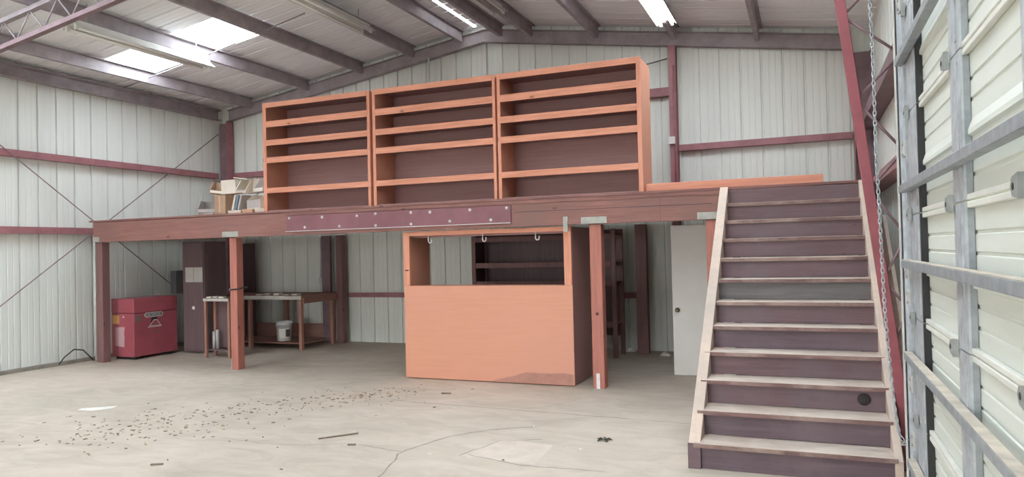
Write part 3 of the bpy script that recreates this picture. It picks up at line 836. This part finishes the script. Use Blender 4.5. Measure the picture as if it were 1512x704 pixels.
# hoist chain
CH = [(.42, 5.62, 4.7), (.468, 5.7, 3.471), (.476, 5.7, 3.131), (.478, 5.7, 2.744), (.477, 5.7, 2.406), (.487, 5.7, 2.021), (.494, 5.7, 1.637), (.501, 5.7, 1.302), (.511, 5.7, 1.063),
      (.529, 5.7, .778), (.547, 5.7, .542), (.568, 5.7, .401), (.60, 5.7, .333), (.638, 5.7, .35), (.669, 5.68, .409)]
CH = [(x * 5.55 / 5.7, y - .15, 1.755 + (z - 1.755) * 5.55 / 5.7) for x, y, z in CH]
CH[-1] = (.588, 5.50, .42)
def chain_mesh(pts, pitch=.034, ra=.023, rb=.0105, wire=.0038):
    mb = MB(); pts = [Vector(p) for p in pts]
    segs = []; total = 0
    for a, b in zip(pts, pts[1:]):
        l = (b - a).length; segs.append((total, l, a, b)); total += l
    n = int(total / pitch)
    for i in range(n):
        s_ = (i + .5) * pitch
        for t0, l, a, b in segs:
            if t0 <= s_ <= t0 + l:
                c = a + (b - a) * ((s_ - t0) / l); d = (b - a).normalized(); break
        u = d.cross(Vector((0, 1, 0))).normalized(); w = d.cross(u).normalized()
        ax = u if i % 2 == 0 else w
        ax = (ax + (w if i % 2 == 0 else u * -1) * .55).normalized()
        nz = d.cross(ax)
        vs = []; fs = []; N, K = 10, 5
        for j in range(N):
            an = 2 * math.pi * j / N
            pc = c + d * (ra * math.cos(an)) + ax * (rb * math.sin(an))
            rad = (d * math.cos(an) * rb + ax * math.sin(an) * ra).normalized()
            for k in range(K):
                bn = 2 * math.pi * k / K
                vs.append(pc + rad * (wire * math.cos(bn)) + nz * (wire * math.sin(bn)))
        for j in range(N):
            for k in range(K):
                fs.append((j * K + k, j * K + (k + 1) % K, ((j + 1) % N) * K + (k + 1) % K, ((j + 1) % N) * K + k))
        mb.add(vs, fs, True)
    return mb
tag(chain_mesh(CH).build('hoist_chain', M['galv']), 'long galvanized hoist chain hanging in front of the red leaning chord', 'chain')

# ------------------------------------------------------------------ red tool chest
ch = thing('tool_chest', (-11.07, 9.52, 0), 'large red steel job site tool chest against the left wall', 'tool chest')
cx0, cx1, cy0, cy1 = -11.335, -10.80, 9.05, 9.98
body = MB().box(cx0, cx1, cy0, cy1, .05, .80).build('body', M['chest'], ch, .008)
lid = MB().box(cx0 - .004, cx1 + .006, cy0 - .006, cy1 + .006, .806, 1.06).build('lid', M['chest'], ch, .012)
for y in (cy0 + .06, cy1 - .14):
    MB().box(cx0 + .03, cx1 - .03, y, y + .08, 0, .05).build('skid', M['chest_black'], ch)
MB().box(cx1 + .0005, cx1 + .004, cy0 + .03, cy0 + .16, .66, .76).build('recessed_handle', M['dark_red'], body)
MB().box(cx0 + .03, cx0 + .19, cy0 - .004, cy0 - .0005, .62, .77).build('orange_sticker', M['orange_tag'], body)
MB().lathe([(0, -.006), (.016, -.006), (.016, 0)], (cx1 - .24, cy0, .745), 'y', 10).build('lock_cap', M['bolt'], body)
MB().prism([(cx0 + .10, .24), (cx0 + .30, .22), (cx0 + .315, .38), (cx0 + .30, .46), (cx0 + .32, .57), (cx0 + .09, .56)], 'y', cy0 - .004, cy0 - .0005).build('paper_note', M['paper_pink'], body)
# emblem on the long side, facing +X
X1 = cx1 + .0006
def plate(y0, y1, z0, z1, dx0, dx1): return MB().box(X1 + dx0, X1 + dx1, y0, y1, z0, z1)
oct_ = lambda y0, y1, z0, z1, c: [(y0 + c, z0), (y1 - c, z0), (y1, z0 + c), (y1, z1 - c), (y1 - c, z1), (y0 + c, z1), (y0, z1 - c), (y0, z0 + c)]
em = MB().prism(oct_(9.27, 9.66, .715, .80, .03), 'x', X1, X1 + .002).build('emblem_banner', M['bolt'], body)
MB().prism(oct_(9.285, 9.645, .727, .788, .022), 'x', X1 + .0022, X1 + .0032).build('banner_field', M['grey_box'], em)
mbt = MB(); rr = random.Random(3)
for k in range(9):
    y = 9.31 + k * .035
    mbt.box(X1 + .0034, X1 + .0044, y, y + .006, .741, .774)
    if k % 2: mbt.box(X1 + .0034, X1 + .0044, y, y + .024, .768, .774)
    if k % 3 == 0: mbt.box(X1 + .0034, X1 + .0044, y, y + .024, .741, .747)
    if k % 3 == 1: mbt.box(X1 + .0034, X1 + .0044, y + .018, y + .024, .741, .774)
mbt.build('banner_lettering', M['bolt'], em)
e2 = MB().prism([(9.40, .62), (9.50, .62), (9.55, .71), (9.42, .71)], 'x', X1, X1 + .002).build('emblem_shield', M['black'], body)
e3 = MB().prism([(9.36, .55), (9.62, .55), (9.53, .665), (9.46, .665)], 'x', X1 + .0022, X1 + .0034).build('emblem_triangle', M['bolt'], body)
MB().prism([(9.385, .561), (9.595, .561), (9.525, .65), (9.465, .65)], 'x', X1 + .0036, X1 + .0046).build('triangle_field', M['chest'], e3)
MB().prism([(9.33, .535), (9.64, .535), (9.63, .545), (9.34, .545)], 'x', X1, X1 + .002).build('emblem_underline', M['bolt'], body)
MB().prism([(9.43, .42), (9.56, .42), (9.54, .49), (9.45, .49)], 'x', X1, X1 + .001).build('faded_mark', M['plate_red'], body)

# ------------------------------------------------------------------ dark cabinet, workbench and bits under the loft
cab = thing('tall_cabinet', (-10.3, 10.55, 0), 'tall dark brown cabinet with papers taped on it beside the red chest', 'cabinet')
MB().box(-10.68, -10.16, 10.02, 10.55, .02, 2.04).build('body', M['ply_dark_z'], cab, .004)
dd = MB().box(-10.665, -10.175, 10.0, 10.0195, .05, 2.02).build('cabinet_door', M['ply_dark_z'], cab, .003)
for x0, x1 in ((-10.60, -10.41), (-10.40, -10.19)):
    MB().box(x0, x1, 9.997, 9.9995, 1.30, 1.57).build('taped_paper', M['card_grey'], dd)
MB().lathe([(.0, -.004), (.03, -.003), (.035, 0)], (-10.42, 9.9995, .83), 'y', 10).build('white_patch', M['paper'], dd)

tag(MB().box(XL + .16, XL + .30, 10.50, 10.74, 1.06, 1.50).build('breaker_box', M['grey_box'], bevel=.006), 'dark electrical box on the left wall above the red chest', 'electrical box')

wb = thing('workbench', (-9.7, 11.2, 0), 'old wood workbench with thin legs against the back wall under the loft', 'workbench')
MB().box(-10.9, -8.56, 10.74, 11.78, .965, 1.005).build('bench_top', M['table_wood'], wb, .004)
MB().box(-10.88, -8.58, 10.725, 10.7395, .93, 1.0).build('front_rail', M['galv_dusty'], wb)
MB().box(-8.575, -8.535, 10.76, 11.76, .86, .963).build('side_rail', M['table_wood'], wb)
for x, y in ((-8.62, 10.76), (-9.80, 10.76), (-10.86, 10.76), (-8.62, 11.7), (-9.72, 11.7), (-10.86, 11.7)):
    MB().box(x - .03, x + .03, y - .02, y + .05, 0, .963).build('leg', M['table_leg'], wb, .003)
MB().box(-10.84, -8.65, 10.85, 11.68, .10, .122).build('lower_shelf', M['table_wood'], wb)
rnd = random.Random(11)
for k in range(5):
    x = -9.72 + k * .21
    tag(MB().box(x, x + .13, 10.83, 10.95, 1.0055, 1.0055 + .022 + .008 * (k % 3)).xf(Matrix.Identity(4)).build('scrap_block', M['card_grey' if k % 2 else 'card_white'], bevel=.004),
        'small pale scrap lying on the front edge of the workbench', 'scrap', 'scraps on the workbench')
sd = thing('side_bench', (-9.55, 9.78, 0), 'small dark side bench half hidden behind the free standing post', 'workbench')
MB().box(-9.78, -9.20, 9.60, 9.88, 1.0, 1.035).build('bench_top', M['table_wood'], sd, .004)
MB().box(-9.77, -9.21, 9.590, 9.5995, .985, 1.03).build('front_rail', M['galv_dusty'], sd)
for x, y in ((-9.775, 9.61), (-9.25, 9.61), (-9.775, 9.825), (-9.25, 9.825)):
    MB().box(x, x + .045, y, y + .045, 0, .998).build('leg', M['table_leg'], sd, .003)
MB().box(-9.77, -9.21, 9.657, 9.824, .12, .14).build('lower_shelf', M['ply_dark_z'], sd)
MB().box(-9.77, -9.21, 9.872, 9.878, .15, .99).build('back_panel', M['ply_dark_z'], sd)  # dark sheet added to stand for the shade in the void under the top
for k in range(3):
    x = -9.74 + k * .14
    tag(MB().box(x, x + .11, 9.63, 9.72, 1.0355, 1.0355 + .024 + .008 * (k % 2)).build('scrap_block', M['card_grey' if k % 2 else 'card_white'], bevel=.004),
        'small pale scrap lying on the front edge of the dark side bench', 'scrap', 'scraps on the side bench')
for x, h in ((-9.70, .30), (-9.62, .33)):
    tag(MB().tube([(x, 9.76, .1405), (x, 9.76, .1405 + h)], .028, 12).build('cardboard_tube', M['card_grey']), 'pale tube standing on the low shelf of the dark side bench', 'tube', 'tubes under the side bench')
MBk = MB().box(-11.2, -9.0, 11.955, 11.965, .02, .36)
tag(MBk.build('skirting_panel', M['table_wood']), 'low reddish plywood strip on the back wall behind the workbench', 'panel')
tag(MB().box(-11.34, -10.72, 11.93, 11.95, 0.0, 2.02).build('backing_panel', M['ply_dark_z']), 'dark plywood sheet standing on the back wall left of the workbench window of daylight', 'panel')['label'] = 'dark plywood sheet standing against the back wall behind the workbench left end'

bk = thing('paint_bucket', (-9.30, 11.12, .1225), 'white plastic bucket on the low shelf under the workbench', 'bucket')
prof = [(0, .0), (.125, 0), (.130, .01), (.148, .30), (.156, .302), (.156, .318), (.148, .32), (.148, .345), (.155, .35), (.155, .368), (.146, .37), (.140, .30), (.118, .02), (0, .02)]
MB().lathe(prof, (-9.30, 11.12, .1225), 'z', 28).build('pail', M['bucket'], bk)
mbl = MB(); vs = []; fs = []
for k in range(9):
    a = r_(-95 + k * 10)
    for z, r0 in ((.06, .1365), (.24, .1455)):
        vs.append((-9.30 + r0 * math.cos(a), 11.12 + r0 * math.sin(a), .1225 + z))
for k in range(8): fs.append((2 * k, 2 * k + 2, 2 * k + 3, 2 * k + 1))
mbl.add(vs, fs).build('paper_label', M['paper'], bk)
mbl = MB(); vs = []; fs = []
for k in range(4):
    a = r_(-40 + k * 12)
    for z, r0 in ((.08, .1385), (.22, .1465)):
        vs.append((-9.30 + r0 * math.cos(a), 11.12 + r0 * math.sin(a), .1225 + z))
for k in range(3): fs.append((2 * k, 2 * k + 2, 2 * k + 3, 2 * k + 1))
mbl.add(vs, fs).build('dark_label', M['bucket_ink'], bk)
MB().tube([(-9.456, 11.12, .45), (-9.42, 11.0, .40), (-9.30, 10.955, .375), (-9.18, 11.0, .40), (-9.144, 11.12, .45)], .004, 6).build('handle', M['galv'], bk)

# ------------------------------------------------------------------ floor litter
def crumple(x, y, w, d, h, seed, mat):
    rn = random.Random(seed); n = 7; vs = []; fs = []
    for i in range(n + 1):
        for j in range(n + 1):
            u, v = i / n - .5, j / n - .5
            e = max(0, 1 - (abs(u) * 2) ** 3) * max(0, 1 - (abs(v) * 2) ** 3)
            vs.append((x + u * w * (1 + rn.uniform(-.1, .1)), y + v * d * (1 + rn.uniform(-.1, .1)), .003 + h * e * rn.uniform(.3, 1)))
    for i in range(n):
        for j in range(n):
            a = i * (n + 1) + j
            fs.append((a, a + n + 1, a + n + 2, a + 1))
    o = len(vs)
    return MB().add(vs, fs)
PAPER = [(-7.93, 5.87), (-7.72, 5.89), (-7.60, 6.06), (-7.64, 6.18), (-7.86, 6.04), (-7.97, 5.95)]
tag(MB().prism(PAPER, 'z', .001, .006).build('paper_scrap', M['paper'], keep=False), 'flat white paper scrap on the open floor in front of the red chest', 'paper')
tag(crumple(-2.77, 11.95, .18, .12, .07, 2, 'paper').build('paper_wad', M['paper']), 'white crumpled paper left of the dark post at the back wall', 'paper')
tag(crumple(-2.13, 11.6, .16, .12, .07, 5, 'paper').build('paper_wad', M['paper']), 'white crumpled paper between the dark post and the white door', 'paper')
lf = MB()
for a in range(5):
    an = a * 1.26 + .3
    lf.add([(-1.75, 6.387, .012), (-1.75 + .05 * math.cos(an - .4), 6.387 + .05 * math.sin(an - .4), .018), (-1.75 + .085 * math.cos(an), 6.387 + .085 * math.sin(an), .003), (-1.75 + .05 * math.cos(an + .4), 6.387 + .05 * math.sin(an + .4), .02)], [(0, 1, 2, 3)])
tag(lf.build('dry_leaf', M['leaf']), 'dark dry leaf on the floor in front of the white door', 'leaf')
tag(MB().bar((-4.33, 5.63, .008), (-4.08, 5.92, .008), .014, .012).build('wood_stick', M['chip_dark']), 'thin dark stick lying on the floor in front of the booth', 'stick')
for k, (x, y, l, a, lab) in enumerate([(-5.15, 4.52, .10, .5, 'dark twig at the lower left of the open floor'), (-3.9, 5.55, .07, .3, 'small dark chip right of the thin stick on the floor'), (-4.15, 7.9, .12, .2, 'dark chip on the floor just in front of the booth corner')]):
    dx, dy = math.cos(a) * l / 2, math.sin(a) * l / 2
    tag(MB().bar((x - dx, y - dy, .008), (x + dx, y + dy, .008), .02, .012).build('wood_chip', M['chip_dark']), lab, 'wood chip')

def scatter(name, mat, n, seed, label, blobs, size):
    rn = random.Random(seed); mb = MB()
    for _ in range(n):
        cx_, cy_, sx, sy, ang = rn.choice(blobs)
        u, v = rn.gauss(0, 1), rn.gauss(0, 1)
        x = cx_ + u * sx * math.cos(ang) - v * sy * math.sin(ang)
        y = cy_ + u * sx * math.sin(ang) + v * sy * math.cos(ang)
        if not (-11.3 < x < -1.2 and 3.2 < y < 8.5): continue
        l = rn.uniform(*size); w = l * rn.uniform(.25, .6); a = rn.uniform(0, math.pi)
        d = Vector((math.cos(a), math.sin(a), 0)); p = Vector((x, y, .004))
        mb.bar(p - d * l / 2, p + d * l / 2, w, rn.uniform(.004, .008))
    return tag(mb.build(name, mat), label, 'debris', None, 'stuff')
B = [(-5.9, 6.5, .9, .28, .75), (-5.2, 7.5, .5, .2, .6), (-6.3, 5.4, .6, .4, .5)]
scatter('wood_debris', M['chip'], 330, 5, 'fine wood chips scattered over the open floor left of the booth', B, (.008, .034))
scatter('dirt_debris', M['chip_dark'], 130, 9, 'dark grit scattered across the concrete floor', B + [(-5.8, 5.2, 2.0, 1.2, 0)], (.008, .045))
scatter('paper_debris', M['paper'], 34, 13, 'tiny pale flecks scattered across the concrete floor', [(-4.5, 5.3, 2.0, .8, 0), (-2.2, 5.6, .6, .5, 0)], (.008, .03))

# ------------------------------------------------------------------ light
w = bpy.data.worlds.new('sky'); S.world = w; w.use_nodes = True
nt = w.node_tree
bg = nt.nodes['Background']
tc = nt.nodes.new('ShaderNodeTexCoord')
sx = nt.nodes.new('ShaderNodeSeparateXYZ'); nt.links.new(tc.outputs['Generated'], sx.inputs[0])
rp = ramp(nt, [(.45, (.78, .76, .72)), (.56, (.97, .985, 1.0)), (1.0, (.88, .95, 1.0))])
mm = nt.nodes.new('ShaderNodeMapRange'); mm.inputs['From Min'].default_value = -1; mm.inputs['From Max'].default_value = 1
nt.links.new(sx.outputs['Z'], mm.inputs['Value']); nt.links.new(mm.outputs['Result'], rp.inputs['Fac'])
nt.links.new(rp.outputs['Color'], bg.inputs['Color'])
SKYSTR = 12.0
bg.inputs['Strength'].default_value = SKYSTR

def portal(name, loc, rot, sx_, sy_):
    l = bpy.data.lights.new(name, 'AREA'); l.shape = 'RECTANGLE'; l.size = sx_; l.size_y = sy_
    l.cycles.is_portal = True
    o = bpy.data.objects.new(name, l); COL.objects.link(o); o.location = loc; o.rotation_euler = rot
    return o
portal('doorway_daylight', ((OX0 + OX1) / 2, YF + .02, OZ / 2), (math.pi / 2, 0, 0), OX1 - OX0, OZ)
for x0, x1, y0, y1, n in SKY:
    xm = (x0 + x1) / 2
    sgn = 1 if xm < XRIDGE else -1
    portal('skylight_daylight', (xm, (y0 + y1) / 2, zr(xm) + .06), (0, -sgn * math.atan(SLOPE), 0), (x1 - x0) * 1.02, y1 - y0)

# ------------------------------------------------------------------ camera (level, turned left of the long axis)
cam = bpy.data.cameras.new('camera')
co = bpy.data.objects.new('camera', cam); COL.objects.link(co)
F, CX, CY = 1062.04, 756.0, 352.0
def dirv(px, py):
    return Vector(((px - CX) / F, -(py - CY) / F, -1.0)).normalized()
Yc = dirv(1190, 358); Xc = -dirv(-1844, 431); Zc = Xc.cross(Yc).normalized(); Xc = Yc.cross(Zc)
rot = Matrix((Xc, Yc, Zc))          # rows: world axes in camera space -> camera-to-world
co.matrix_world = Matrix.Translation((0, 0, 1.755)) @ rot.to_4x4()
cam.sensor_width = 36; cam.lens = 36 * F / 1512
cam.clip_start = .05; cam.clip_end = 200
S.camera = co

S.view_settings.view_transform = 'Standard'
S.view_settings.look = 'None'
S.view_settings.gamma = 1.0
S.view_settings.use_curve_mapping = False
S.view_settings.exposure = 0.43
S.cycles.max_bounces = 10
S.cycles.diffuse_bounces = 7
S.cycles.transparent_max_bounces = 8
S.cycles.caustics_reflective = False
S.cycles.caustics_refractive = False
S.cycles.sample_clamp_indirect = 8
